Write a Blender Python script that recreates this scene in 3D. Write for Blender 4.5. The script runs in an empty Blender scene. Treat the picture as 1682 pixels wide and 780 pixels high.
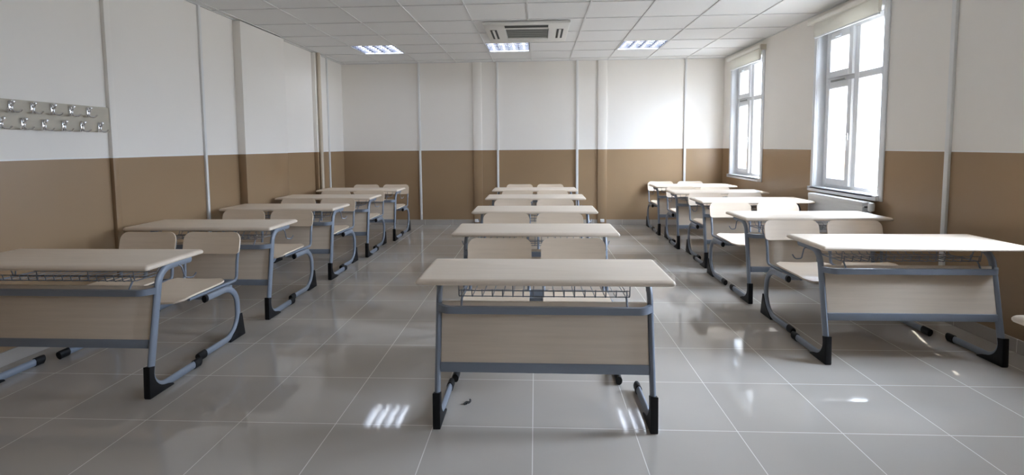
import bpy, bmesh, math, random
from mathutils import Vector, Matrix

scene = bpy.context.scene
COL = scene.collection
random.seed(7)
PI = math.pi

# ------------------------------------------------------------------ room size
XL, XR, YB, YF, ZC, ZP = -3.388, 3.112, 8.522, -1.7, 2.79, 1.295
H_CAM = 1.3674

# ------------------------------------------------------------------ materials
def new_mat(name):
    m = bpy.data.materials.new(name)
    m.use_nodes = True
    nt = m.node_tree
    for n in list(nt.nodes):
        nt.nodes.remove(n)
    out = nt.nodes.new('ShaderNodeOutputMaterial')
    b = nt.nodes.new('ShaderNodeBsdfPrincipled')
    nt.links.new(b.outputs[0], out.inputs[0])
    return m, nt, b

def N(nt, kind, **kw):
    n = nt.nodes.new(kind)
    for k, v in kw.items():
        setattr(n, k, v)
    return n

def math_node(nt, op, a, b=None, clamp=False):
    n = N(nt, 'ShaderNodeMath', operation=op)
    n.use_clamp = clamp
    for i, s in enumerate((a, b)):
        if s is None:
            continue
        if isinstance(s, (int, float)):
            n.inputs[i].default_value = s
        else:
            nt.links.new(s, n.inputs[i])
    return n.outputs[0]

def mix_col(nt, fac, c1, c2):
    n = N(nt, 'ShaderNodeMix', data_type='RGBA')
    for i, s in ((0, fac), (6, c1), (7, c2)):
        if isinstance(s, (int, float)):
            n.inputs[i].default_value = s
        elif isinstance(s, tuple):
            n.inputs[i].default_value = s if len(s) == 4 else s + (1,)
        else:
            nt.links.new(s, n.inputs[i])
    return n.outputs[2]

def plain(name, col, rough=0.5, metal=0.0, noise=0.04, scale=30, coat=0.0, bump=0.0, spec=0.5):
    """a plain finish with a little procedural unevenness"""
    m, nt, b = new_mat(name)
    tc = N(nt, 'ShaderNodeTexCoord')
    no = N(nt, 'ShaderNodeTexNoise')
    no.inputs['Scale'].default_value = scale
    no.inputs['Detail'].default_value = 3
    nt.links.new(tc.outputs['Object'], no.inputs['Vector'])
    dark = tuple(c * (1 - noise) for c in col)
    lite = tuple(min(1, c * (1 + noise)) for c in col)
    nt.links.new(mix_col(nt, no.outputs[0], dark, lite), b.inputs['Base Color'])
    b.inputs['Roughness'].default_value = rough
    b.inputs['Metallic'].default_value = metal
    b.inputs['Coat Weight'].default_value = coat
    b.inputs['Specular IOR Level'].default_value = spec
    if bump:
        bp = N(nt, 'ShaderNodeBump')
        bp.inputs['Strength'].default_value = bump
        bp.inputs['Distance'].default_value = 0.002
        nt.links.new(no.outputs[0], bp.inputs['Height'])
        nt.links.new(bp.outputs[0], b.inputs['Normal'])
    return m

def wood(name, col, rough=0.3, axis='X', amount=0.10):
    """pale beech laminate: fine grain stretched along one axis"""
    m, nt, b = new_mat(name)
    tc = N(nt, 'ShaderNodeTexCoord')
    mp = N(nt, 'ShaderNodeMapping')
    mp.inputs['Scale'].default_value = {'X': (1.6, 34, 34), 'Y': (34, 1.6, 34), 'Z': (34, 34, 1.6)}[axis]
    nt.links.new(tc.outputs['Object'], mp.inputs[0])
    n1 = N(nt, 'ShaderNodeTexNoise')
    n1.inputs['Scale'].default_value = 1.5
    n1.inputs['Detail'].default_value = 6
    n1.inputs['Roughness'].default_value = 0.6
    nt.links.new(mp.outputs[0], n1.inputs['Vector'])
    n2 = N(nt, 'ShaderNodeTexNoise')
    n2.inputs['Scale'].default_value = 2.2
    n2.inputs['Detail'].default_value = 2
    nt.links.new(tc.outputs['Object'], n2.inputs['Vector'])
    f = math_node(nt, 'ADD', math_node(nt, 'MULTIPLY', n1.outputs[0], 0.7), math_node(nt, 'MULTIPLY', n2.outputs[0], 0.3))
    f = math_node(nt, 'MULTIPLY_ADD', math_node(nt, 'SUBTRACT', f, 0.5), 2.2)
    f.node.inputs[2].default_value = 0.5
    f.node.use_clamp = True
    dark = tuple(c * k for c, k in zip(col, (1 - amount, 1 - amount * 1.15, 1 - amount * 1.4)))
    lite = tuple(min(1, c * (1 + amount * 0.6)) for c in col)
    nt.links.new(mix_col(nt, f, dark, lite), b.inputs['Base Color'])
    b.inputs['Roughness'].default_value = rough
    return m

def wall_paint(name):
    """cream paint above, brown oil paint below, with a thin pale line where they meet"""
    m, nt, b = new_mat(name)
    g = N(nt, 'ShaderNodeNewGeometry')
    sp = N(nt, 'ShaderNodeSeparateXYZ')
    nt.links.new(g.outputs['Position'], sp.inputs[0])
    no = N(nt, 'ShaderNodeTexNoise')
    no.inputs['Scale'].default_value = 1.3
    no.inputs['Detail'].default_value = 4
    nt.links.new(g.outputs['Position'], no.inputs['Vector'])
    fine = N(nt, 'ShaderNodeTexNoise')
    fine.inputs['Scale'].default_value = 90
    fine.inputs['Detail'].default_value = 3
    nt.links.new(g.outputs['Position'], fine.inputs['Vector'])
    wob = math_node(nt, 'MULTIPLY', math_node(nt, 'SUBTRACT', no.outputs[0], 0.5), 0.006)
    zz = math_node(nt, 'ADD', sp.outputs['Z'], wob)
    up = math_node(nt, 'GREATER_THAN', zz, ZP)
    cream = mix_col(nt, no.outputs[0], (0.85, 0.81, 0.755), (0.895, 0.86, 0.81))
    brown = mix_col(nt, no.outputs[0], (0.30, 0.198, 0.110), (0.34, 0.228, 0.131))
    c = mix_col(nt, up, brown, cream)
    line = math_node(nt, 'MULTIPLY', up, math_node(nt, 'LESS_THAN', zz, ZP + 0.012))
    c = mix_col(nt, line, c, (0.88, 0.87, 0.85))
    nt.links.new(c, b.inputs['Base Color'])
    r = math_node(nt, 'MULTIPLY_ADD', up, 0.32)
    r.node.inputs[2].default_value = 0.30
    nt.links.new(r, b.inputs['Roughness'])
    bp = N(nt, 'ShaderNodeBump')
    bp.inputs['Strength'].default_value = 0.12
    bp.inputs['Distance'].default_value = 0.002
    nt.links.new(fine.outputs[0], bp.inputs['Height'])
    nt.links.new(bp.outputs[0], b.inputs['Normal'])
    return m

def tile_floor(name, T, ox, oy, rot=0.0, joint=0.004, dark=(0.435, 0.395, 0.35), lite=(0.475, 0.435, 0.39),
               grout=(0.70, 0.675, 0.64), rough=0.055, zmode=False):
    m, nt, b = new_mat(name)
    g = N(nt, 'ShaderNodeNewGeometry')
    mp = N(nt, 'ShaderNodeMapping')
    mp.vector_type = 'POINT'
    mp.inputs['Rotation'].default_value = (0, 0, rot)
    nt.links.new(g.outputs['Position'], mp.inputs[0])
    sp = N(nt, 'ShaderNodeSeparateXYZ')
    nt.links.new(mp.outputs[0], sp.inputs[0])
    u = math_node(nt, 'DIVIDE', math_node(nt, 'SUBTRACT', sp.outputs['X'], ox), T)
    v = math_node(nt, 'DIVIDE', math_node(nt, 'SUBTRACT', sp.outputs['Y'], oy), T)
    def edge(s):
        f = math_node(nt, 'FRACT', s)
        d = math_node(nt, 'MINIMUM', f, math_node(nt, 'SUBTRACT', 1.0, f))
        return d
    d = math_node(nt, 'MINIMUM', edge(u), edge(v))
    gm = math_node(nt, 'LESS_THAN', d, joint / 2 / T)
    cb = N(nt, 'ShaderNodeCombineXYZ')
    nt.links.new(math_node(nt, 'FLOOR', u), cb.inputs[0])
    nt.links.new(math_node(nt, 'FLOOR', v), cb.inputs[1])
    wn = N(nt, 'ShaderNodeTexWhiteNoise')
    nt.links.new(cb.outputs[0], wn.inputs['Vector'])
    no = N(nt, 'ShaderNodeTexNoise')
    no.inputs['Scale'].default_value = 5
    no.inputs['Detail'].default_value = 5
    nt.links.new(g.outputs['Position'], no.inputs['Vector'])
    f = math_node(nt, 'ADD', math_node(nt, 'MULTIPLY', wn.outputs[0], 0.55), math_node(nt, 'MULTIPLY', no.outputs[0], 0.45))
    c = mix_col(nt, f, dark, lite)
    c = mix_col(nt, gm, c, grout)
    nt.links.new(c, b.inputs['Base Color'])
    rr = math_node(nt, 'MULTIPLY_ADD', gm, 0.35)
    rr.node.inputs[2].default_value = rough
    nt.links.new(rr, b.inputs['Roughness'])
    b.inputs['IOR'].default_value = 1.55
    # glaze: every tile lies a hair out of level and is slightly wavy
    wv = N(nt, 'ShaderNodeTexNoise')
    wv.inputs['Scale'].default_value = 3.0
    wv.inputs['Detail'].default_value = 1
    nt.links.new(g.outputs['Position'], wv.inputs['Vector'])
    bp = N(nt, 'ShaderNodeBump')
    bp.inputs['Strength'].default_value = 0.12
    bp.inputs['Distance'].default_value = 0.002
    nt.links.new(wv.outputs[0], bp.inputs['Height'])
    nt.links.new(bp.outputs[0], b.inputs['Normal'])
    return m

def emission(name, col, strength):
    m = bpy.data.materials.new(name)
    m.use_nodes = True
    nt = m.node_tree
    for n in list(nt.nodes):
        nt.nodes.remove(n)
    out = nt.nodes.new('ShaderNodeOutputMaterial')
    e = nt.nodes.new('ShaderNodeEmission')
    e.inputs[0].default_value = col + (1,)
    e.inputs[1].default_value = strength
    nt.links.new(e.outputs[0], out.inputs[0])
    return m

def glass_mat(name):
    m = bpy.data.materials.new(name)
    m.use_nodes = True
    nt = m.node_tree
    for n in list(nt.nodes):
        nt.nodes.remove(n)
    out = nt.nodes.new('ShaderNodeOutputMaterial')
    t = nt.nodes.new('ShaderNodeBsdfTransparent')
    t.inputs[0].default_value = (0.96, 0.98, 0.98, 1)
    gl = nt.nodes.new('ShaderNodeBsdfGlossy')
    gl.inputs['Roughness'].default_value = 0.02
    fr = nt.nodes.new('ShaderNodeFresnel')
    fr.inputs[0].default_value = 1.45
    mx = nt.nodes.new('ShaderNodeMixShader')
    sc = math_node(nt, 'MULTIPLY', fr.outputs[0], 0.6)
    nt.links.new(sc, mx.inputs[0])
    nt.links.new(t.outputs[0], mx.inputs[1])
    nt.links.new(gl.outputs[0], mx.inputs[2])
    nt.links.new(mx.outputs[0], out.inputs[0])
    return m

M = {
    'wall': wall_paint('wall_paint'),
    'floor': tile_floor('floor_tile', 0.4877, -0.0194, 2.3195, rot=math.radians(-0.25)),
    'skirting': tile_floor('skirting_tile', 0.4877, -0.0194, 2.3195, joint=0.004, dark=(0.40, 0.36, 0.32), lite=(0.45, 0.41, 0.37), rough=0.12),
    'ceiling': plain('ceiling_tile', (0.80, 0.80, 0.79), 0.85, noise=0.03, scale=60, bump=0.15),
    'grid': plain('grid_bar', (0.70, 0.70, 0.69), 0.5, noise=0.02),
    'slab': plain('slab_plaster', (0.7, 0.7, 0.68), 0.9),
    'desk_wood': wood('beech_laminate_top', (0.79, 0.675, 0.555), 0.38),
    'panel_wood': wood('beech_laminate_panel', (0.76, 0.65, 0.53), 0.45),
    'seat_wood': wood('beech_plywood_seat', (0.81, 0.68, 0.54), 0.38, axis='X', amount=0.08),
    'steel': plain('grey_blue_enamel', (0.22, 0.25, 0.30), 0.34, noise=0.05, scale=12, coat=0.15),
    'black': plain('black_plastic', (0.006, 0.006, 0.007), 0.5, noise=0.1, spec=0.3),
    'wire': plain('zinc_wire', (0.22, 0.24, 0.28), 0.35, metal=0.5),
    'chrome': plain('chrome', (0.80, 0.80, 0.82), 0.14, metal=1.0, noise=0.02),
    'rack_board': wood('grey_beige_board', (0.52, 0.475, 0.39), 0.5, axis='Y', amount=0.05),
    'white_pvc': plain('white_pvc', (0.80, 0.81, 0.83), 0.3, noise=0.02),
    'white_trim': plain('white_trunking', (0.78, 0.775, 0.76), 0.4, noise=0.02),
    'beige_pipe': plain('beige_pipe', (0.60, 0.51, 0.40), 0.4, noise=0.03),
    'blind': plain('cream_blind_fabric', (0.88, 0.86, 0.80), 0.75, noise=0.03, scale=200),
    'blind_cloth': None,
    'radiator': plain('radiator_enamel', (0.76, 0.77, 0.78), 0.3, noise=0.02),
    'ac_white': plain('air_conditioner_plastic', (0.76, 0.75, 0.71), 0.4, noise=0.02),
    'ac_dark': plain('dark_vent', (0.035, 0.037, 0.033), 0.6, noise=0.1),
    'ac_slat': plain('grey_slat', (0.27, 0.275, 0.255), 0.5, noise=0.05),
    'reflector': plain('bright_reflector', (0.50, 0.52, 0.58), 0.2, metal=1.0, noise=0.02),
    'lamp_housing': plain('lamp_housing', (0.80, 0.81, 0.83), 0.4, noise=0.02),
    'louvre': plain('louvre_metal', (0.16, 0.17, 0.22), 0.35, noise=0.02),
    'tube': emission('lit_tube', (0.82, 0.89, 1.0), 16.0),
    'glass': glass_mat('window_glass'),
    'litter': plain('litter_grey', (0.06, 0.06, 0.06), 0.35, metal=0.4),
}

def cloth(name, col):
    m, nt, b = new_mat(name)
    b.inputs['Base Color'].default_value = col + (1,)
    b.inputs['Roughness'].default_value = 0.8
    tr = N(nt, 'ShaderNodeBsdfTranslucent')
    tr.inputs[0].default_value = col + (1,)
    wv = N(nt, 'ShaderNodeTexNoise')
    wv.inputs['Scale'].default_value = 150
    f = math_node(nt, 'MULTIPLY_ADD', wv.outputs[0], 0.2)
    f.node.inputs[2].default_value = 0.25
    mx = N(nt, 'ShaderNodeMixShader')
    out = [n for n in nt.nodes if n.type == 'OUTPUT_MATERIAL'][0]
    nt.links.new(f, mx.inputs[0])
    nt.links.new(b.outputs[0], mx.inputs[1])
    nt.links.new(tr.outputs[0], mx.inputs[2])
    nt.links.new(mx.outputs[0], out.inputs[0])
    return m
M['blind_cloth'] = cloth('blind_cloth', (0.88, 0.86, 0.80))

# ------------------------------------------------------------------ mesh helpers
def box(bm, x0, x1, y0, y1, z0, z1, bev=0.0, seg=2):
    vs = [bm.verts.new((x, y, z)) for x in (x0, x1) for y in (y0, y1) for z in (z0, z1)]
    fs = [(0, 1, 3, 2), (4, 6, 7, 5), (0, 4, 5, 1), (2, 3, 7, 6), (0, 2, 6, 4), (1, 5, 7, 3)]
    faces = [bm.faces.new([vs[i] for i in f]) for f in fs]
    if bev > 0:
        es = {e for f in faces for e in f.edges}
        bmesh.ops.bevel(bm, geom=list(es), offset=bev, segments=seg, profile=0.5, affect='EDGES')
    return vs

def fillet(pts, rads, n=8):
    """round the inner corners of a polyline"""
    pts = [Vector(p) for p in pts]
    out = [pts[0]]
    for i in range(1, len(pts) - 1):
        r = rads[i - 1] if isinstance(rads, (list, tuple)) else rads
        a, b, c = pts[i - 1], pts[i], pts[i + 1]
        d1, d2 = (a - b).normalized(), (c - b).normalized()
        ang = d1.angle(d2)
        if r <= 0 or ang > PI - 1e-3:
            out.append(b)
            continue
        t = r / math.tan(ang / 2)
        t = min(t, (a - b).length * 0.98, (c - b).length * 0.98)
        r2 = t * math.tan(ang / 2)
        cen = b + (d1 + d2).normalized() * (r2 / math.sin(ang / 2))
        p0, p1 = b + d1 * t, b + d2 * t
        v0, v1 = p0 - cen, p1 - cen
        tot = v0.angle(v1)
        ax = v0.cross(v1).normalized()
        for k in range(n + 1):
            out.append(cen + Matrix.Rotation(tot * k / n, 3, ax) @ v0)
    out.append(pts[-1])
    return out

def sweep(bm, pts, a, b, side=None, n=12, square=False, caps=True):
    """sweep an ellipse (half-axes a along the side vector, b across it) or a rectangle along points"""
    pts = [Vector(p) for p in pts]
    rings = []
    prev = None
    for i, p in enumerate(pts):
        if i == 0:
            t = pts[1] - p
        elif i == len(pts) - 1:
            t = p - pts[i - 1]
        else:
            t = (pts[i + 1] - p).normalized() + (p - pts[i - 1]).normalized()
        t.normalize()
        if side is not None:
            s = Vector(side)
            s = (s - t * s.dot(t)).normalized()
        elif prev is None:
            s = t.orthogonal().normalized()
        else:
            s = (prev - t * prev.dot(t)).normalized()
        prev = s
        u = t.cross(s)
        if square:
            ring = [bm.verts.new(p + s * a * x + u * b * y) for x, y in ((1, 1), (-1, 1), (-1, -1), (1, -1))]
        else:
            ring = [bm.verts.new(p + s * a * math.cos(2 * PI * k / n) + u * b * math.sin(2 * PI * k / n)) for k in range(n)]
        rings.append(ring)
    for r0, r1 in zip(rings, rings[1:]):
        m = len(r0)
        for k in range(m):
            bm.faces.new((r0[k], r0[(k + 1) % m], r1[(k + 1) % m], r1[k]))
    if caps:
        bm.faces.new(list(reversed(rings[0])))
        bm.faces.new(rings[-1])

def prism_x(bm, poly, x0, x1, bev=0.0):
    """extrude a polygon given in (y, z) along x"""
    a = [bm.verts.new((x0, y, z)) for y, z in poly]
    b = [bm.verts.new((x1, y, z)) for y, z in poly]
    n = len(poly)
    f = [bm.faces.new(a), bm.faces.new(list(reversed(b)))]
    for k in range(n):
        bm.faces.new((a[k], b[k], b[(k + 1) % n], a[(k + 1) % n]))
    if bev:
        es = {e for ff in f for e in ff.edges}
        bmesh.ops.bevel(bm, geom=list(es), offset=bev, segments=2, profile=0.5, affect='EDGES')

def lathe(bm, prof, cx=0, cy=0, z0=0, axis='Z', n=20):
    """turn a profile of (radius, height) about an axis through (cx, cy, z0)"""
    rings = []
    for r, h in prof:
        ring = []
        for k in range(n):
            a = 2 * PI * k / n
            c, s = r * math.cos(a), r * math.sin(a)
            if axis == 'Z':
                co = (cx + c, cy + s, z0 + h)
            elif axis == 'X':
                co = (cx + h, cy + c, z0 + s)
            else:
                co = (cx + c, cy + h, z0 + s)
            ring.append(bm.verts.new(co))
        rings.append(ring)
    for r0, r1 in zip(rings, rings[1:]):
        for k in range(n):
            bm.faces.new((r0[k], r0[(k + 1) % n], r1[(k + 1) % n], r1[k]))
    bm.faces.new(list(reversed(rings[0])))
    bm.faces.new(rings[-1])

def rounded_rect(w0, w1, h0, h1, r, n=6):
    """outline of a rectangle with four corner radii (bl, br, tr, tl)"""
    if not isinstance(r, (tuple, list)):
        r = (r,) * 4
    out = []
    for (cx, cy, rr, a0) in ((w0 + r[0], h0 + r[0], r[0], PI), (w1 - r[1], h0 + r[1], r[1], 1.5 * PI),
                             (w1 - r[2], h1 - r[2], r[2], 0), (w0 + r[3], h1 - r[3], r[3], 0.5 * PI)):
        for k in range(n + 1):
            a = a0 + 0.5 * PI * k / n
            out.append((cx + rr * math.cos(a), cy + rr * math.sin(a)))
    return out

def obj(name, bm, mat, parent=None, smooth=35, loc=None):
    bmesh.ops.recalc_face_normals(bm, faces=bm.faces)
    me = bpy.data.meshes.new(name)
    bm.to_mesh(me)
    bm.free()
    if smooth:
        for p in me.polygons:
            p.use_smooth = True
        me.set_sharp_from_angle(angle=math.radians(smooth))
    if mat is not None:
        me.materials.append(M[mat] if isinstance(mat, str) else mat)
    o = bpy.data.objects.new(name, me)
    COL.objects.link(o)
    if parent is not None:
        o.parent = parent
    if loc is not None:
        o.location = loc
    return o

def tag(o, label, cat, group=None):
    o['label'] = label
    o['category'] = cat
    if group:
        o['group'] = group
    return o

def thing(name, label, cat, loc=(0, 0, 0), group=None):
    o = bpy.data.objects.new(name, None)
    o.empty_display_size = 0.1
    COL.objects.link(o)
    o.location = loc
    return tag(o, label, cat, group)

def struct(name, bm, mat, parent=None, smooth=35):
    o = obj(name, bm, mat, parent, smooth)
    if parent is None:
        o['kind'] = 'structure'
    return o

def struct_empty(name, loc):
    o = bpy.data.objects.new(name, None)
    COL.objects.link(o)
    o.location = loc
    o['kind'] = 'structure'
    return o

def B():
    return bmesh.new()

def copy_tree(o, parent=None):
    c = o.copy()
    COL.objects.link(c)
    c.parent = parent
    for ch in list(o.children):
        copy_tree(ch, c)
    return c

# ------------------------------------------------------------------ the room shell
WT = 0.35                                    # outside wall thickness
bm = B(); box(bm, XL - 0.2, XR + WT, YF - 0.2, YB + 0.2, -0.12, 0.0)
struct('floor', bm, 'floor', smooth=0)

bm = B(); box(bm, XL - 0.2, XL, YF - 0.2, YB + 0.2, 0, 3.1)
struct('wall_left', bm, 'wall', smooth=0)
bm = B(); box(bm, XL, XR, YB, YB + 0.2, 0, 3.1)
struct('wall_back', bm, 'wall', smooth=0)
bm = B(); box(bm, XL, XR, YF - 0.2, YF, 0, 3.1)
struct('wall_front', bm, 'wall', smooth=0)

WIN = [(-0.13, 0.30), (2.50, 3.16), (4.68, 5.75), (7.10, 8.165)]   # right-wall windows; first two are unseen, added narrow to light the near desks
WZ0, WZ1 = 0.865, 2.60
bm = B()
ys = [YF - 0.2] + [v for w in WIN for v in w] + [YB + 0.2]
for k in range(0, len(ys), 2):
    box(bm, XR, XR + WT, ys[k], ys[k + 1], 0, 3.1)
for (a, c) in WIN:
    box(bm, XR, XR + WT, a, c, 0, WZ0)
    box(bm, XR, XR + WT, a, c, WZ1, 3.1)
struct('wall_right', bm, 'wall', smooth=0)

# suspended ceiling: tiles with three openings for the lamps, and the T-bar grid under them
PX, PY, GX, GY = 0.64, 0.637, -0.10, 7.0
gx = sorted([XL] + [GX + PX * k for k in range(-5, 6) if XL + 0.02 < GX + PX * k < XR - 0.02] + [XR])
gy = sorted([YF] + [GY + PY * k for k in range(-14, 4) if YF + 0.02 < GY + PY * k < YB - 0.02] + [YB])
lamp_cells = [(GX - 4 * PX, GY), (GX - PX, GY), (GX + 2 * PX, GY)]
bm = B()
for i in range(len(gx) - 1):
    for j in range(len(gy) - 1):
        if any(abs(gx[i] - a) < 0.01 and abs(gy[j] - b) < 0.01 for a, b in lamp_cells):
            continue
        box(bm, gx[i], gx[i + 1], gy[j], gy[j + 1], ZC + 0.007, ZC + 0.022)
ceil = struct('ceiling', bm, 'ceiling', smooth=0)
bm = B()
for x in gx[1:-1]:
    box(bm, x - 0.008, x + 0.008, YF, YB, ZC - 0.001, ZC + 0.0068)
for y in gy[1:-1]:
    box(bm, XL, XR, y - 0.008, y + 0.008, ZC, ZC + 0.0068)
box(bm, XL, XL + 0.02, YF, YB, ZC - 0.002, ZC + 0.0068)
box(bm, XR - 0.02, XR, YF, YB, ZC - 0.002, ZC + 0.0068)
box(bm, XL, XR, YB - 0.02, YB, ZC - 0.002, ZC + 0.0068)
obj('ceiling_grid', bm, 'grid', ceil, smooth=0)
bm = B(); box(bm, XL - 0.2, XR + WT, YF - 0.2, YB + 0.2, 3.1, 3.25)
struct('trim_1', bm, 'slab', smooth=0)       # the concrete deck above the tiles

# tiled skirting
bm = B(); box(bm, XL, XL + 0.012, YF, YB, 0, 0.09, 0.002, 1)
struct('baseboard_left', bm, 'skirting')
bm = B(); box(bm, XR - 0.012, XR, YF, YB, 0, 0.09, 0.002, 1)
struct('baseboard_right', bm, 'skirting')
bm = B(); box(bm, XL + 0.012, XR - 0.012, YB - 0.012, YB, 0, 0.09, 0.002, 1)
struct('baseboard_back', bm, 'skirting')

# columns and pilasters
bm = B(); box(bm, XL, -3.297, 5.45, 6.40, 0, ZC - 0.012, 0.004, 2)
struct('trim_2', bm, 'wall')
bm = B(); box(bm, XL, -3.332, 7.37, 7.60, 0, ZC - 0.002, 0.003, 2)
struct('trim_3', bm, 'wall')
bm = B(); box(bm, -1.105, -0.955, YB - 0.022, YB, 0, ZC - 0.002, 0.004, 2)
struct('trim_4', bm, 'wall')
bm = B(); box(bm, 1.02, 1.172, YB - 0.022, YB, 0, ZC - 0.002, 0.004, 2)
struct('trim_5', bm, 'wall')

# cable trunking and pipes up the walls
def trunk_left(name, y, w, d, mat, z0=0.09):
    bm = B(); box(bm, XL, XL + d, y - w / 2, y + w / 2, z0, ZC - 0.002, 0.003, 2)
    return struct(name, bm, mat)
def trunk_back(name, x, w, d, mat, z0=0.09):
    bm = B(); box(bm, x - w / 2, x + w / 2, YB - d, YB, z0, ZC - 0.002, 0.003, 2)
    return struct(name, bm, mat)
trunk_left('trim_6', 3.785, 0.055, 0.03, 'wall')
trunk_left('trim_7', 4.885, 0.032, 0.022, 'white_trim')
trunk_left('trim_8', 7.90, 0.035, 0.02, 'white_trim')
bm = B(); sweep(bm, [(-3.300, 7.43, 0.0), (-3.300, 7.43, ZC - 0.002)], 0.026, 0.026, n=16)
struct('trim_9', bm, 'beige_pipe')
trunk_back('trim_10', -2.035, 0.036, 0.022, 'white_trim')
trunk_back('trim_11', -0.683, 0.036, 0.022, 'white_trim')
trunk_back('trim_12', 0.672, 0.042, 0.022, 'white_trim')
trunk_back('trim_13', 2.478, 0.036, 0.022, 'white_trim')
bm = B(); box(bm, XR - 0.022, XR, 3.90, 3.94, 0.09, ZC - 0.002, 0.003, 2)
struct('trim_14', bm, 'white_trim')

# ------------------------------------------------------------------ windows
def frame_yz(bm, x0, x1, y0, y1, z0, z1, w, bev=0.006):
    """rectangular frame lying in the plane of the right wall"""
    box(bm, x0, x1, y0, y0 + w, z0, z1, bev)
    box(bm, x0, x1, y1 - w, y1, z0, z1, bev)
    box(bm, x0, x1, y0 + w, y1 - w, z0, z0 + w, bev)
    box(bm, x0, x1, y0 + w, y1 - w, z1 - w, z1, bev)

def make_window(name, ya, yb):
    root = struct_empty(name, (XR, ya, WZ0))
    def part(nm, bm, mat, parent):
        bmesh.ops.translate(bm, verts=bm.verts, vec=(-XR, -ya, -WZ0))
        return obj(nm, bm, mat, parent)
    fx0, fx1 = XR + 0.095, XR + 0.165
    ym = (ya + yb) / 2                          # mullion
    zt = 2.045                               # transom
    narrow = yb - ya < 0.9  # the unseen added pair, sized for the light they let in
    bm = B(); frame_yz(bm, fx0, fx1, ya, yb, WZ0, WZ1, 0.062)
    if not narrow:
        box(bm, fx0, fx1, ym - 0.036, ym + 0.036, WZ0 + 0.062, WZ1 - 0.062, 0.006)
        box(bm, fx0, fx1, ya + 0.062, ym - 0.036, zt - 0.034, zt + 0.034, 0.006)
        box(bm, fx0, fx1, ym + 0.036, yb - 0.062, zt - 0.030, zt + 0.030, 0.006)
    part('window_frame', bm, 'white_pvc', root)
    # far half: an opening sash below, a tilting vent above
    sashes = () if narrow else ((WZ0 + 0.055, zt - 0.025), (zt + 0.025, WZ1 - 0.055))
    for k, (z0, z1) in enumerate(sashes):
        bm = B(); frame_yz(bm, fx0 - 0.028, fx0 + 0.03, ym + 0.03, yb - 0.055, z0, z1, 0.068)
        s = part('sash', bm, 'white_pvc', root)
        bm = B(); box(bm, fx0 - 0.002, fx0 + 0.004, ym + 0.095, yb - 0.12, z0 + 0.065, z1 - 0.065)
        part('pane', bm, 'glass', s)
        bm = B()
        if k == 0:
            yh = ym + 0.062
            box(bm, fx0 - 0.042, fx0 - 0.028, yh - 0.014, yh + 0.014, 1.40, 1.47, 0.004)
            sweep(bm, fillet([(fx0 - 0.045, yh, 1.44), (fx0 - 0.075, yh, 1.44), (fx0 - 0.078, yh, 1.31)], 0.012), 0.008, 0.008, n=10)
        else:
            yh = (ym + yb) / 2
            box(bm, fx0 - 0.05, fx0 - 0.028, yh - 0.045, yh + 0.045, z1 - 0.055, z1 - 0.025, 0.006)
        part('handle', bm, 'white_pvc', s)
    # stay under the vent
    if not narrow:
        bm = B(); box(bm, fx0 - 0.045, fx0 - 0.029, ym + 0.12, yb - 0.17, zt - 0.022, zt - 0.004, 0.003)
        part('vent_stay', bm, 'ac_slat', root)
    # near half: two fixed panes
    for z0, z1 in (((WZ0 + 0.055, WZ1 - 0.055),) if narrow else ((WZ0 + 0.055, zt - 0.03), (zt + 0.03, WZ1 - 0.055))):
        bm = B(); box(bm, fx0 + 0.03, fx0 + 0.036, ya + 0.058, (yb - 0.058) if narrow else (ym - 0.032), z0, z1)
        part('pane', bm, 'glass', root)
    # white lining of the reveal, casing on the wall and the sill
    bm = B()
    box(bm, XR - 0.002, fx0 + 0.01, ya - 0.002, ya + 0.006, WZ0, WZ1)
    box(bm, XR - 0.002, fx0 + 0.01, yb - 0.006, yb + 0.002, WZ0, WZ1)
    box(bm, XR - 0.002, fx0 + 0.01, ya, yb, WZ1 - 0.006, WZ1 + 0.002)
    part('reveal_lining', bm, 'white_pvc', root)
    bm = B()
    box(bm, XR - 0.014, XR - 0.0005, ya - 0.066, ya, WZ0 - 0.03, WZ1 + 0.05, 0.003)
    box(bm, XR - 0.014, XR - 0.0005, yb, yb + 0.05, WZ0 - 0.03, WZ1 + 0.05, 0.003)
    box(bm, XR - 0.014, XR - 0.0005, ya, yb, WZ1, WZ1 + 0.05, 0.003)
    part('window_casing', bm, 'white_pvc', root)
    bm = B(); box(bm, XR - 0.05, fx0 + 0.01, ya + 0.001, yb - 0.001, WZ0 - 0.002, WZ0 + 0.022, 0.006)
    box(bm, XR - 0.05, XR - 0.0145, ya - 0.035, yb + 0.04, WZ0 - 0.028, WZ0 + 0.022, 0.006)
    part('window_sill', bm, 'white_pvc', root)
    return root
for k, wn in enumerate(WIN):
    make_window('window_%d' % (k + 1), *wn)

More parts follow.
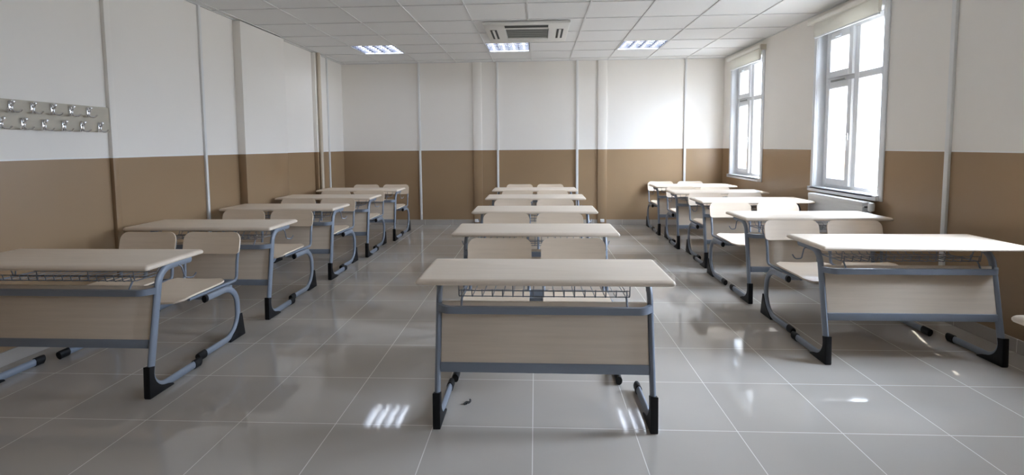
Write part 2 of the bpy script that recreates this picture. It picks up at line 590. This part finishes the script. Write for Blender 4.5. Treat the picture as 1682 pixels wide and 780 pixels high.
# roller blinds wound up over the windows
def make_blind(ya, yb, label):
    t = thing('roller_blind', label, 'blind', (XR, (ya + yb) / 2, 2.70), 'roller blinds over the windows')
    h = (yb - ya) / 2
    bm = B(); box(bm, -0.100, -0.0145, -h, h, -0.030, 0.014, 0.008)
    obj('blind_cassette', bm, 'blind', t)
    bm = B()
    prof = [(-0.072, -0.036), (-0.078, -0.09), (-0.076, -0.155), (-0.066, -0.172), (-0.050, -0.165), (-0.046, -0.09), (-0.05, -0.036)]
    a = [bm.verts.new((x, -h + 0.07, z)) for x, z in prof]
    b = [bm.verts.new((x, h - 0.10, z)) for x, z in prof]
    bm.faces.new(a); bm.faces.new(list(reversed(b)))
    for k in range(len(prof)):
        bm.faces.new((a[k], b[k], b[(k + 1) % len(prof)], a[(k + 1) % len(prof)]))
    obj('blind_fabric', bm, 'blind_cloth', t, smooth=50)
    bm = B(); box(bm, -0.074, -0.052, -h + 0.075, h - 0.105, -0.186, -0.170, 0.004)
    obj('bottom_bar', bm, 'white_pvc', t)
    bm = B(); box(bm, -0.09, -0.0145, -h - 0.014, -h - 0.001, -0.06, 0.014, 0.004)
    obj('end_bracket', bm, 'rack_board', t)
    bm = B(); sweep(bm, fillet([(-0.04, -h + 0.03, -0.03), (-0.04, -h + 0.03, -1.40), (-0.04, -h + 0.045, -1.40), (-0.04, -h + 0.045, -0.03)], 0.006, 4), 0.0022, 0.0022, n=6)
    obj('pull_chain', bm, 'white_pvc', t)
    return t
make_blind(4.60, 5.81, 'cream roller blind rolled up above the nearer, larger-looking window')
make_blind(6.99, 8.18, 'cream roller blind rolled up above the far window beside the back corner')

# ------------------------------------------------------------------ radiator under the near window
rad = thing('radiator', 'white panel radiator on the wall under the nearer window', 'radiator', (XR, 5.16, 0.17))
bm = B()
box(bm, -0.125, -0.105, -0.46, 0.46, 0.0, 0.62, 0.006)
for z in (0.04, 0.22, 0.40, 0.56):
    box(bm, -0.127, -0.1245, -0.44, 0.44, z, z + 0.02, 0.001, 1)
box(bm, -0.060, -0.042, -0.46, 0.46, 0.0, 0.62, 0.006)
obj('panel', bm, 'radiator', rad)
bm = B(); box(bm, -0.105, -0.060, -0.455, 0.455, 0.02, 0.60)
obj('fins', bm, 'radiator', rad)
bm = B(); box(bm, -0.127, -0.040, -0.462, 0.462, 0.612, 0.655, 0.006)
for k in range(30):
    y = -0.43 + 0.0297 * k
    box(bm, -0.110, -0.056, y - 0.005, y + 0.005, 0.655, 0.658)
obj('top_grille', bm, 'radiator', rad)
for y in (-0.33, 0.33):
    bm = B(); box(bm, -0.042, -0.001, y - 0.02, y + 0.02, 0.1, 0.56, 0.003)
    obj('wall_bracket', bm, 'radiator', rad)
bm = B()
sweep(bm, fillet([(-0.083, -0.455, 0.55), (-0.083, -0.52, 0.55), (-0.083, -0.52, -0.165)], 0.02), 0.011, 0.011, n=12)
obj('feed_pipe', bm, 'radiator', rad)
bm = B()
lathe(bm, [(0.013, 0), (0.020, 0.006), (0.020, 0.03), (0.012, 0.034), (0.012, 0.045)], -0.083, -0.52, 0.53, n=14)
sweep(bm, [(-0.083, -0.46, 0.55), (-0.083, -0.505, 0.55)], 0.017, 0.017, n=8)
v = obj('valve', bm, 'chrome', rad)
bm = B(); lathe(bm, [(0.016, 0), (0.026, 0.005), (0.028, 0.05), (0.024, 0.075), (0.012, 0.08)], -0.083, -0.52, 0.575, n=16)
obj('thermostat_head', bm, 'white_pvc', v)

# ------------------------------------------------------------------ ceiling lamps
def make_lamp(cx, cy, label):
    t = thing('ceiling_light', label, 'ceiling light', (cx, cy, ZC), 'recessed louvre lights in the ceiling')
    hx, hy, d = PX / 2 - 0.014, PY / 2 - 0.014, 0.085
    bm = B()
    box(bm, -hx, -hx + 0.004, -hy, hy, 0.001, d); box(bm, hx - 0.004, hx, -hy, hy, 0.001, d)
    box(bm, -hx + 0.004, hx - 0.004, -hy, -hy + 0.004, 0.001, d); box(bm, -hx + 0.004, hx - 0.004, hy - 0.004, hy, 0.001, d)
    box(bm, -hx, hx, -hy, hy, d, d + 0.005)
    obj('housing', bm, 'lamp_housing', t, smooth=0)
    # folded mirror troughs, open below
    n = 4; w = (2 * hx - 0.012) / n
    bm = B()
    for k in range(n):
        c = -hx + 0.006 + w * (k + 0.5)
        prof = [(c - w / 2 + 0.002, 0.004), (c - w * 0.42, 0.040), (c - w * 0.28, 0.072), (c, 0.082), (c + w * 0.28, 0.072), (c + w * 0.42, 0.040), (c + w / 2 - 0.002, 0.004)]
        a = [bm.verts.new((x, -hy + 0.006, z)) for x, z in prof]
        b = [bm.verts.new((x, hy - 0.006, z)) for x, z in prof]
        for q in range(len(prof) - 1):
            bm.faces.new((a[q], a[q + 1], b[q + 1], b[q]))
    obj('reflector', bm, 'reflector', t, smooth=60)
    for k in range(n):
        c = -hx + 0.006 + w * (k + 0.5)
        bm = B(); sweep(bm, [(c, -hy + 0.02, 0.034), (c, hy - 0.02, 0.034)], 0.013, 0.013, n=12)
        obj('tube', bm, 'tube', t)
    for k in range(1, 6):
        y = -hy + 2 * hy * k / 6
        bm = B(); box(bm, -hx + 0.006, hx - 0.006, y - 0.0015, y + 0.0015, 0.003, 0.019)
        obj('louvre_blade', bm, 'louvre', t, smooth=0)
    return t
for (a, b), lab in zip(lamp_cells, ('square louvre light nearest the left wall, in the row of three ceiling lights',
                                     'square louvre light just behind the ceiling air conditioner',
                                     'square louvre light nearest the windows, in the row of three ceiling lights')):
    make_lamp(a + PX / 2, b + PY / 2, lab)

# ------------------------------------------------------------------ air conditioner cassette
ac = thing('air_conditioner', 'white square air conditioner cassette in the middle of the tiled ceiling', 'air conditioner', (-0.125, 6.29, ZC))
hw = 0.505
bm = B()
# panel: a shallow dished frame with a square opening
outer = [(-hw, -hw), (hw, -hw), (hw, hw), (-hw, hw)]
def ring(s, z):
    return [bm.verts.new((x * s / hw, y * s / hw, z)) for x, y in outer]
rs = [ring(hw, -0.0025), ring(hw, -0.022), ring(hw - 0.018, -0.036), ring(0.265, -0.036), ring(0.258, -0.024), ring(0.258, -0.0025)]
for r0, r1 in zip(rs, rs[1:]):
    for k in range(4):
        bm.faces.new((r0[k], r0[(k + 1) % 4], r1[(k + 1) % 4], r1[k]))
for k in range(4):
    bm.faces.new((rs[-1][k], rs[-1][(k + 1) % 4], rs[0][(k + 1) % 4], rs[0][k]))
obj('panel', bm, 'ac_white', ac, smooth=40)
bm = B(); box(bm, -0.255, 0.255, -0.255, 0.255, -0.010, -0.006)
g = obj('intake_grille', bm, 'ac_dark', ac, smooth=0)
for k in range(5):
    y = -0.205 + 0.1025 * k
    bm = B()
    prism = [(y - 0.014, -0.025), (y - 0.011, -0.023), (y + 0.014, -0.034), (y + 0.011, -0.036)]
    prism_x(bm, prism, -0.252, 0.252)
    obj('slat', bm, 'ac_slat', g, smooth=0)
def outlet(horizontal, off):
    bm = B()
    l, w = 0.255, 0.056
    if horizontal:
        box(bm, -l, l, off - w, off + w, -0.0395, -0.0362, 0.002, 1)
    else:
        box(bm, off - 0.040, off + 0.040, -l + 0.01, l - 0.01, -0.0395, -0.0362, 0.002, 1)
    o = obj('outlet', bm, 'ac_white' if off > 0.36 and horizontal else 'ac_dark', ac)
    bm = B()
    if horizontal:
        prism_x(bm, [(off - 0.006, -0.0420), (off + 0.006, -0.0420), (off + 0.006, -0.0396), (off - 0.006, -0.0396)], -l + 0.01, l - 0.01)
    else:
        box(bm, off - 0.014, off + 0.014, -l + 0.015, l - 0.015, -0.0420, -0.0396)
    obj('vane', bm, 'ac_dark' if horizontal and off < 0 else 'ac_white', o, smooth=0)
outlet(True, -0.395); outlet(True, 0.395); outlet(False, -0.40); outlet(False, 0.40)

# ------------------------------------------------------------------ coat hook rail
rack = thing('coat_rack', 'grey-beige coat rail with two rows of chrome hooks on the left wall', 'coat rack', (XL, 3.27, 1.594))
bm = B(); box(bm, 0.0005, 0.018, -0.52, 0.495, -0.097, 0.097, 0.002, 1)
obj('board', bm, 'rack_board', rack)
def hook_mesh():
    bm = B()
    box(bm, 0.0185, 0.026, -0.013, 0.013, -0.030, 0.034, 0.006, 3)
    sweep(bm, fillet([(0.022, 0, 0.006), (0.040, 0, 0.006), (0.044, 0, 0.024)], 0.010, 5), 0.007, 0.006, n=10)
    lathe(bm, [(0.004, -0.011), (0.011, -0.006), (0.0125, 0), (0.011, 0.006), (0.004, 0.011)], 0.044, 0, 0.030, n=12)
    for s in (-1, 1):
        sweep(bm, fillet([(0.022, 0, -0.012), (0.034, s * 0.012, -0.034), (0.046, s * 0.034, -0.034), (0.056, s * 0.040, -0.018)], 0.012, 4), 0.0062, 0.0062, n=8)
    return bm
hooks = [(3.022, 0.050), (3.161, 0.050), (3.298, 0.049), (3.436, 0.048), (3.573, 0.048),
         (2.956, -0.058), (3.093, -0.058), (3.231, -0.060), (3.373, -0.060), (3.515, -0.060), (3.662, -0.060)]
hk0 = None
for (y, z) in hooks:
    if hk0 is None:
        hk0 = obj('coat_hook', hook_mesh(), 'chrome', rack)
        h = hk0
    else:
        h = hk0.copy(); COL.objects.link(h); h.parent = rack
    h.location = (0, y - 3.27, z)

# ------------------------------------------------------------------ double school desk
def yl(z):                                   # the slant of the front legs
    return 0.066 + 0.182 * (z - 0.05)

def leg_path():
    return fillet([(0, 0.445, 0.028), (0, 0.0605, 0.028), (0, 0.187, 0.693), (0, 0.43, 0.693)], [0.10, 0.105], 10)

def make_desk(label):
    t = thing('school_desk', label, 'desk', (0, 0, 0), 'double school desks')
    # table top with softly rounded edges
    bm = B()
    rings = []
    for z, ins in ((0.7215, 0.010), (0.7235, 0.004), (0.7285, 0.0005), (0.735, 0.0), (0.741, 0.003), (0.746, 0.009), (0.749, 0.016), (0.750, 0.024)):
        pts = rounded_rect(-0.60 + ins, 0.60 - ins, 0.0 + ins, 0.455 - ins, max(0.016 - ins * 0.5, 0.004), 4)
        rings.append([bm.verts.new((x, y, z)) for x, y in pts])
    for r0, r1 in zip(rings, rings[1:]):
        m = len(r0)
        for k in range(m):
            bm.faces.new((r0[k], r0[(k + 1) % m], r1[(k + 1) % m], r1[k]))
    bm.faces.new(list(reversed(rings[0]))); bm.faces.new(rings[-1])
    obj('tabletop', bm, 'desk_wood', t, smooth=40)
    for s in (-1, 1):
        x = s * 0.520
        path = [Vector((x, p.y, p.z)) for p in leg_path()]
        bm = B(); sweep(bm, path, 0.0145, 0.0235, side=(1, 0, 0), n=16)
        # bearing plate under the top
        box(bm, x - 0.02, x + 0.02, 0.17, 0.43, 0.7155, 0.7213, 0.002, 1)
        leg = obj('leg', bm, 'steel', t)
        # corner boot follows the outside of the lower bend
        arc = [p for p in path if p.z < 0.17 and p.y < 0.225]
        poly = [(0.228, 0.0), (0.222, 0.012)] + [(p.y, p.z) for p in arc if p.y < 0.205] + [(yl(0.168) + 0.006, 0.168), (0.0525, 0.178), (0.046, 0.010), (0.050, 0.0)]
        bm = B(); prism_x(bm, poly, x - 0.0185, x + 0.0185, 0.003)
        obj('boot', bm, 'black', leg)
        bm = B(); sweep(bm, [(x, 0.415, 0.0282), (x, 0.460, 0.0282), (x, 0.470, 0.026)], 0.0185, 0.0278, side=(1, 0, 0), n=16)
        obj('end_cap', bm, 'black', leg)
    # bowed bar below the shelf
    path = fillet([(-0.522, 0.148, 0.577), (-0.478, 0.096, 0.577), (0.478, 0.096, 0.577), (0.522, 0.148, 0.577)], 0.06, 6)
    bm = B(); sweep(bm, path, 0.0175, 0.010, side=(0, 0, 1), square=True)
    obj('upper_rail', bm, 'steel', t, smooth=25)
    # slanted modesty panel
    bm = B()
    z0, z1, th = 0.306, 0.598, 0.008
    prism_x(bm, [(yl(z0) - th, z0), (yl(z0) + th, z0), (yl(z1) + th, z1), (yl(z1) - th, z1)], -0.504, 0.504, 0.0015)
    obj('modesty_panel', bm, 'panel_wood', t)
    bm = B(); box(bm, -0.506, 0.506, yl(0.29) - 0.013, yl(0.29) + 0.013, 0.264, 0.312, 0.004)
    obj('lower_rail', bm, 'steel', t)
    # wire book rack
    bm = B()
    r = 0.0026
    def wire(pts, rad=0.012):
        sweep(bm, fillet(pts, rad, 3) if len(pts) > 2 else pts, r, r, n=6)
    for y, z in ((0.130, 0.664), (0.134, 0.634), (0.245, 0.628), (0.36, 0.628), (0.40, 0.652)):
        wire([(-0.415, y, z), (0.415, y, z)])
    for k in range(17):
        x = -0.400 + 0.05 * k
        wire([(x, 0.124, 0.670), (x, 0.133, 0.630), (x, 0.372, 0.6235), (x, 0.41, 0.656)])
    for s in (-1, 1):
        wire([(s * 0.415, 0.125, 0.7213), (s * 0.415, 0.135, 0.632), (s * 0.415, 0.37, 0.624), (s * 0.415, 0.405, 0.7213)], 0.015)
    for q in (-0.15, 0.15):
        wire([(q, 0.125, 0.7213), (q, 0.135, 0.632)])
    bk = obj('wire_basket', bm, 'wire', t)
    for s in (-1, 1):
        bm = B()
        sweep(bm, [(s * 0.40, 0.108, 0.585), (s * 0.40, 0.138, 0.632)], 0.005, 0.005, n=8)
        obj('support_rod', bm, 'steel', bk)
    # bag hooks on the outside of the legs
    for s in (-1, 1):
        bm = B()
        sweep(bm, fillet([(s * 0.523, 0.315, 0.690), (s * 0.542, 0.33, 0.670), (s * 0.542, 0.355, 0.598), (s * 0.568, 0.385, 0.588), (s * 0.580, 0.40, 0.616)], 0.02, 5), 0.0042, 0.0042, n=8)
        obj('bag_hook', bm, 'wire', t)
    return t

# ------------------------------------------------------------------ double bench
BO = 0.76                                    # bench origin, measured from the desk's front edge
def make_bench(label):
    t = thing('school_bench', label, 'bench', (0, 0, 0), 'double school benches')
    for s in (-1, 1):
        x = s * 0.470
        path = fillet([(x, 0.605 - BO, 0.383), (x, 0.935 - BO, 0.383), (x, 0.938 - BO, 0.028), (x, 0.535 - BO, 0.028)], [0.145, 0.16], 10)
        bm = B(); sweep(bm, path, 0.0145, 0.0225, side=(1, 0, 0), n=16)
        leg = obj('leg', bm, 'steel', t)
        arc = [p for p in path if p.z < 0.16 and p.y > 0.835 - BO]
        poly = [(0.988 - BO, 0.0), (0.990 - BO, 0.010), (0.964 - BO, 0.165), (0.940 - BO, 0.168)] + [(p.y, p.z) for p in arc] + [(0.822 - BO, 0.012), (0.818 - BO, 0.0)]
        bm = B(); prism_x(bm, poly, x - 0.0185, x + 0.0185, 0.003)
        obj('boot', bm, 'black', leg)
        bm = B(); sweep(bm, [(x, 0.505 - BO, 0.026), (x, 0.516 - BO, 0.0285), (x, 0.570 - BO, 0.0285)], 0.0185, 0.0278, side=(1, 0, 0), n=16)
        obj('end_cap', bm, 'black', leg)
        bm = B(); sweep(bm, [(x, 0.590 - BO, 0.383), (x, 0.612 - BO, 0.383)], 0.0165, 0.0245, side=(1, 0, 0), n=16)
        obj('plug', bm, 'black', leg)
    for y in (0.655, 0.875):
        bm = B(); box(bm, -0.469, 0.469, y - BO - 0.017, y - BO + 0.017, 0.364, 0.394, 0.004)
        obj('cross_bar', bm, 'steel', t)
    for s in (-1, 1):
        cx = s * 0.2455
        fr = fillet([(cx - 0.185, 0.50 - BO, 0.408), (cx - 0.196, 0.985 - BO, 0.403), (cx - 0.198, 0.998 - BO, 0.54), (cx - 0.198, 1.052 - BO, 0.722),
                     (cx + 0.198, 1.052 - BO, 0.722), (cx + 0.198, 0.998 - BO, 0.54), (cx + 0.196, 0.985 - BO, 0.403), (cx + 0.185, 0.50 - BO, 0.408)],
                    [0.035, 0.12, 0.055, 0.055, 0.12, 0.035], 7)
        bm = B(); sweep(bm, fr, 0.0105, 0.0105, n=10)
        obj('back_frame', bm, 'steel', t)
        # seat: bent plywood, turned down at the front and up a little at the back
        def zs(y):
            a = max(0.0, 0.50 - y)
            b2 = max(0.0, y - 0.78)
            return 0.420 - 3.6 * a * a + 1.6 * b2 * b2
        bm = B()
        nx, ny = 14, 16
        y0, y1, hx = 0.425, 0.865, 0.204
        grid = {}
        for lev, dz in ((0, 0.0), (1, 0.012)):
            for j in range(ny + 1):
                y = y0 + (y1 - y0) * j / ny
                # rounded plan: front and rear corners
                df, dr, rf, rr = y - y0, y1 - y, 0.055, 0.045
                w = hx
                if df < rf: w = hx - rf + math.sqrt(max(0, rf * rf - (rf - df) ** 2))
                if dr < rr: w = min(w, hx - rr + math.sqrt(max(0, rr * rr - (rr - dr) ** 2)))
                for i in range(nx + 1):
                    u = 2 * i / nx - 1
                    grid[lev, i, j] = bm.verts.new((cx + u * w, y - BO, zs(y) + dz + 0.005 * u * u))
        for j in range(ny):
            for i in range(nx):
                bm.faces.new((grid[1, i, j], grid[1, i + 1, j], grid[1, i + 1, j + 1], grid[1, i, j + 1]))
                bm.faces.new((grid[0, i, j], grid[0, i, j + 1], grid[0, i + 1, j + 1], grid[0, i + 1, j]))
        for j in range(ny):
            bm.faces.new((grid[0, 0, j], grid[1, 0, j], grid[1, 0, j + 1], grid[0, 0, j + 1]))
            bm.faces.new((grid[0, nx, j], grid[0, nx, j + 1], grid[1, nx, j + 1], grid[1, nx, j]))
        for i in range(nx):
            bm.faces.new((grid[0, i, 0], grid[0, i + 1, 0], grid[1, i + 1, 0], grid[1, i, 0]))
            bm.faces.new((grid[0, i, ny], grid[1, i, ny], grid[1, i + 1, ny], grid[0, i + 1, ny]))
        obj('seat', bm, 'seat_wood', t, smooth=50)
        # backrest: a curved board with big upper corner radii
        hb, zb0, zb1 = 0.214, 0.592, 0.752
        bm = B()
        nb = 22
        front, back = [], []
        def yb_(u, z):
            return 0.998 + (z - 0.54) * 0.235 - 0.016 + 0.012 * (1 - u * u)
        cols = []
        for i in range(nb + 1):
            u = -math.cos(PI * i / nb)
            xx = u * hb
            e = hb - abs(xx)
            rt, rb = 0.060, 0.030
            top = zb1 - 0.006 * (1 - u * u) * 1.0
            bot = zb0
            if e < rt: top -= rt - math.sqrt(max(0, rt * rt - (rt - e) ** 2))
            if e < rb: bot += rb - math.sqrt(max(0, rb * rb - (rb - e) ** 2))
            colv = []
            for q in range(7):
                z = bot + (top - bot) * q / 6
                y = yb_(u, z) - BO
                colv.append((bm.verts.new((cx + xx, y, z)), bm.verts.new((cx + xx, y + 0.011, z - 0.003))))
            cols.append(colv)
        for c0, c1 in zip(cols, cols[1:]):
            for q in range(6):
                bm.faces.new((c0[q][0], c1[q][0], c1[q + 1][0], c0[q + 1][0]))
                bm.faces.new((c0[q][1], c0[q + 1][1], c1[q + 1][1], c1[q][1]))
            bm.faces.new((c0[0][0], c0[0][1], c1[0][1], c1[0][0]))
            bm.faces.new((c0[6][0], c1[6][0], c1[6][1], c0[6][1]))
        for c0 in (cols[0], cols[-1]):
            for q in range(6):
                bm.faces.new((c0[q][0], c0[q + 1][0], c0[q + 1][1], c0[q][1]))
        obj('backrest', bm, 'seat_wood', t, smooth=50)
    return t

# ------------------------------------------------------------------ three columns of desks and benches
ORD = ['first', 'second', 'third', 'fourth', 'fifth']
# desk front y, desk centre x, bench centre x, extra bench set-back
layout = {
    'left':   [(2.46, -2.655, -2.650, 0.015), (3.70, -2.675, -2.675, 0.02), (4.87, -2.665, -2.665, -0.042), (5.905, -2.640, -2.640, -0.014), (6.96, -2.605, -2.575, 0.02)],
    'middle': [(2.236, 0.026, -0.012, 0.02), (3.473, -0.022, -0.045, 0.02), (4.643, -0.033, -0.045, 0.02), (5.845, -0.031, -0.040, -0.018), (6.90, -0.046, -0.045, 0.02)],
    'right':  [(3.02, 2.308, 2.290, 0.03), (4.205, 2.335, 2.285, 0.11), (5.435, 2.375, 2.375, -0.062), (6.445, 2.355, 2.355, -0.066), (7.45, 2.35, 2.315, -0.02)],
}
desk_lab = {
    'left': ['double school desk nearest the camera beside the coat-hook wall, cut by the left edge',
             'second desk from the front in the row along the left wall',
             'middle desk of five in the row along the left wall',
             'fourth desk from the front in the row along the left wall, beside the column',
             'last desk in the row along the left wall, by the back corner'],
    'middle': ['large double desk head-on at the front of the middle row',
               'second desk from the front in the middle row',
               'third desk from the front in the middle row',
               'fourth desk from the front in the middle row',
               'last desk of the middle row, closest to the back wall'],
    'right': ['full front desk of the window row, its panel and both legs in view',
              'second full desk in the window row, ending by the radiator',
              'third full desk in the window row, between the two windows',
              'fourth full desk in the window row, near the far window',
              'last desk of the window row, under the far window'],
}
bench_lab = {
    'left': ['twin-seat bench pulled to the front desk along the left wall',
             'twin-seat bench behind the second desk along the left wall',
             'twin-seat bench behind the middle desk along the left wall',
             'twin-seat bench behind the fourth desk along the left wall',
             'twin-seat bench in the back left corner, behind the last left desk'],
    'middle': ['twin-seat bench directly behind the big front middle desk',
               'twin-seat bench behind the second desk of the middle row',
               'twin-seat bench behind the third desk of the middle row',
               'twin-seat bench behind the fourth desk of the middle row',
               'twin-seat bench closest to the back wall in the middle row'],
    'right': ['twin-seat bench behind the full front desk of the window row',
              'twin-seat bench behind the second full desk of the window row, by the radiator',
              'twin-seat bench behind the third full desk of the window row',
              'twin-seat bench behind the fourth full desk of the window row',
              'twin-seat bench behind the last window-row desk, near the back right corner'],
}
desk0 = bench0 = None
for side in ('middle', 'left', 'right'):
    for k, (yf, xd, xb, db) in enumerate(layout[side]):
        if desk0 is None:
            desk0 = d = make_desk(desk_lab[side][k])
            bench0 = b = make_bench(bench_lab[side][k])
        else:
            d = copy_tree(desk0); b = copy_tree(bench0)
            d['label'] = desk_lab[side][k]
            b['label'] = bench_lab[side][k]
        d.location = (xd, yf, 0)
        b.location = (xb, yf + BO + db, 0)
# the desk whose corner just enters at the right edge
d = copy_tree(desk0)
d['label'] = 'desk showing only one tabletop corner at the right edge, in front of the window row'
d.location = (2.297, 1.385, 0)

# ------------------------------------------------------------------ small things
for x, lab in ((1.10, 'small white box low on the back wall, right of the middle row'), (-1.06, 'small white box low on the back wall, left of the middle row')):
    t = thing('wall_socket', lab, 'socket', (x, YB - 0.022, 0.075), 'sockets low on the back wall')
    bm = B(); box(bm, -0.034, 0.034, -0.034, -0.0005, -0.026, 0.026, 0.006)
    obj('cover', bm, 'white_pvc', t)
    bm = B(); lathe(bm, [(0.022, 0), (0.022, -0.002), (0.018, -0.003), (0.004, -0.003)], 0, -0.034, 0, axis='Y', n=18)
    obj('socket_face', bm, 'white_trim', t)

# a scrap of litter under the front desk
bm = B()
path = [(0.0, 0.0, 0.004), (0.010, 0.012, 0.008), (0.024, 0.016, 0.005), (0.034, 0.028, 0.010), (0.026, 0.040, 0.006)]
sweep(bm, fillet(path, 0.006, 3), 0.007, 0.0035, side=(0, 0, 1), n=8)
sweep(bm, [(0.012, 0.004, 0.0036), (0.028, 0.030, 0.0036)], 0.009, 0.0033, n=8)
tag(obj('litter_scrap', bm, 'litter', loc=(-0.395, 2.515, 0.0012)), 'small dark scrap of litter on the floor under the front middle desk', 'litter')

# ------------------------------------------------------------------ daylight
w = bpy.data.worlds.new('sky')
scene.world = w
w.use_nodes = True
wt = w.node_tree
bg = wt.nodes['Background']
tcw = N(wt, 'ShaderNodeTexCoord')
spw = N(wt, 'ShaderNodeSeparateXYZ')
wt.links.new(tcw.outputs['Generated'], spw.inputs[0])
rp = N(wt, 'ShaderNodeValToRGB')
el = rp.color_ramp.elements
stops = [(0.000, (0.0811, 0.0836, 0.0887)), (0.490, (0.0811, 0.0836, 0.0887)), (0.510, (0.1120, 0.1273, 0.1578)), (0.600, (0.1920, 0.2182, 0.2705)), (0.675, (0.3840, 0.4364, 0.5411)), (0.785, (0.4960, 0.5636, 0.6989)), (1.000, (0.5600, 0.6364, 0.7891))]
el[0].position, el[0].color = stops[0][0], stops[0][1] + (1,)
el[1].position, el[1].color = stops[-1][0], stops[-1][1] + (1,)
for p_, c_ in stops[1:-1]:
    e_ = el.new(p_)
    e_.color = c_ + (1,)
half = math_node(wt, 'MULTIPLY_ADD', spw.outputs['Z'], 0.5)
half.node.inputs[2].default_value = 0.5
wt.links.new(half, rp.inputs[0])
# bright overcast sky, brightest overhead, over paved ground
wt.links.new(rp.outputs[0], bg.inputs[0])
bg.inputs[1].default_value = 110.0

for k, (ya, yb) in enumerate(WIN):           # portals only guide the sky light through the openings
    ld = bpy.data.lights.new('window_portal', 'AREA')
    ld.shape = 'RECTANGLE'
    ld.size = yb - ya
    ld.size_y = WZ1 - WZ0
    ld.cycles.is_portal = True
    lo = bpy.data.objects.new('window_portal', ld)
    COL.objects.link(lo)
    lo.location = (XR + WT - 0.02, (ya + yb) / 2, (WZ0 + WZ1) / 2)
    z = Vector((1, 0, 0)); x = Vector((0, 1, 0)); y = z.cross(x)
    lo.matrix_world = Matrix(((x.x, y.x, z.x, lo.location.x), (x.y, y.y, z.y, lo.location.y), (x.z, y.z, z.z, lo.location.z), (0, 0, 0, 1)))

sd = bpy.data.lights.new('sun', 'SUN')
sd.energy = 70.0
sd.angle = math.radians(0.6)
sd.color = (1.0, 0.95, 0.86)
so = bpy.data.objects.new('sun', sd)
COL.objects.link(so)
travel = Vector((-0.343 * 0.760, -0.940 * 0.760, -0.649)).normalized()
so.rotation_euler = travel.to_track_quat('-Z', 'Y').to_euler()
so.location = (6, 14, 8)

# ------------------------------------------------------------------ camera
F, PITCH, YAW, ROLL, CY = 813.46, 0.0708, 0.0521, 0.0079, 297.01
cyw, syw, cp, sp_ = math.cos(YAW), math.sin(YAW), math.cos(PITCH), math.sin(PITCH)
fwd = Vector((-syw * cp, cyw * cp, -sp_))
right = Vector((cyw, syw, 0))
down = fwd.cross(right)
r2 = right * math.cos(ROLL) + down * math.sin(ROLL)
d2 = -right * math.sin(ROLL) + down * math.cos(ROLL)
cd = bpy.data.cameras.new('camera')
cam = bpy.data.objects.new('camera', cd)
COL.objects.link(cam)
up = -d2
bk = -fwd
cam.matrix_world = Matrix(((r2.x, up.x, bk.x, 0), (r2.y, up.y, bk.y, 0), (r2.z, up.z, bk.z, H_CAM), (0, 0, 0, 1)))
cd.sensor_fit = 'HORIZONTAL'
cd.sensor_width = 36
cd.lens = F / 1682 * 36
cd.shift_y = -(390 - CY) / 1682
cd.clip_start = 0.05
scene.camera = cam

# ------------------------------------------------------------------ view
vs = scene.view_settings
vs.view_transform = 'Standard'
vs.look = 'None'
vs.gamma = 1.0
vs.use_curve_mapping = False
vs.exposure = 0.17
scene.cycles.max_bounces = 12
scene.cycles.diffuse_bounces = 6
scene.cycles.transparent_max_bounces = 12
scene.cycles.use_denoising = True
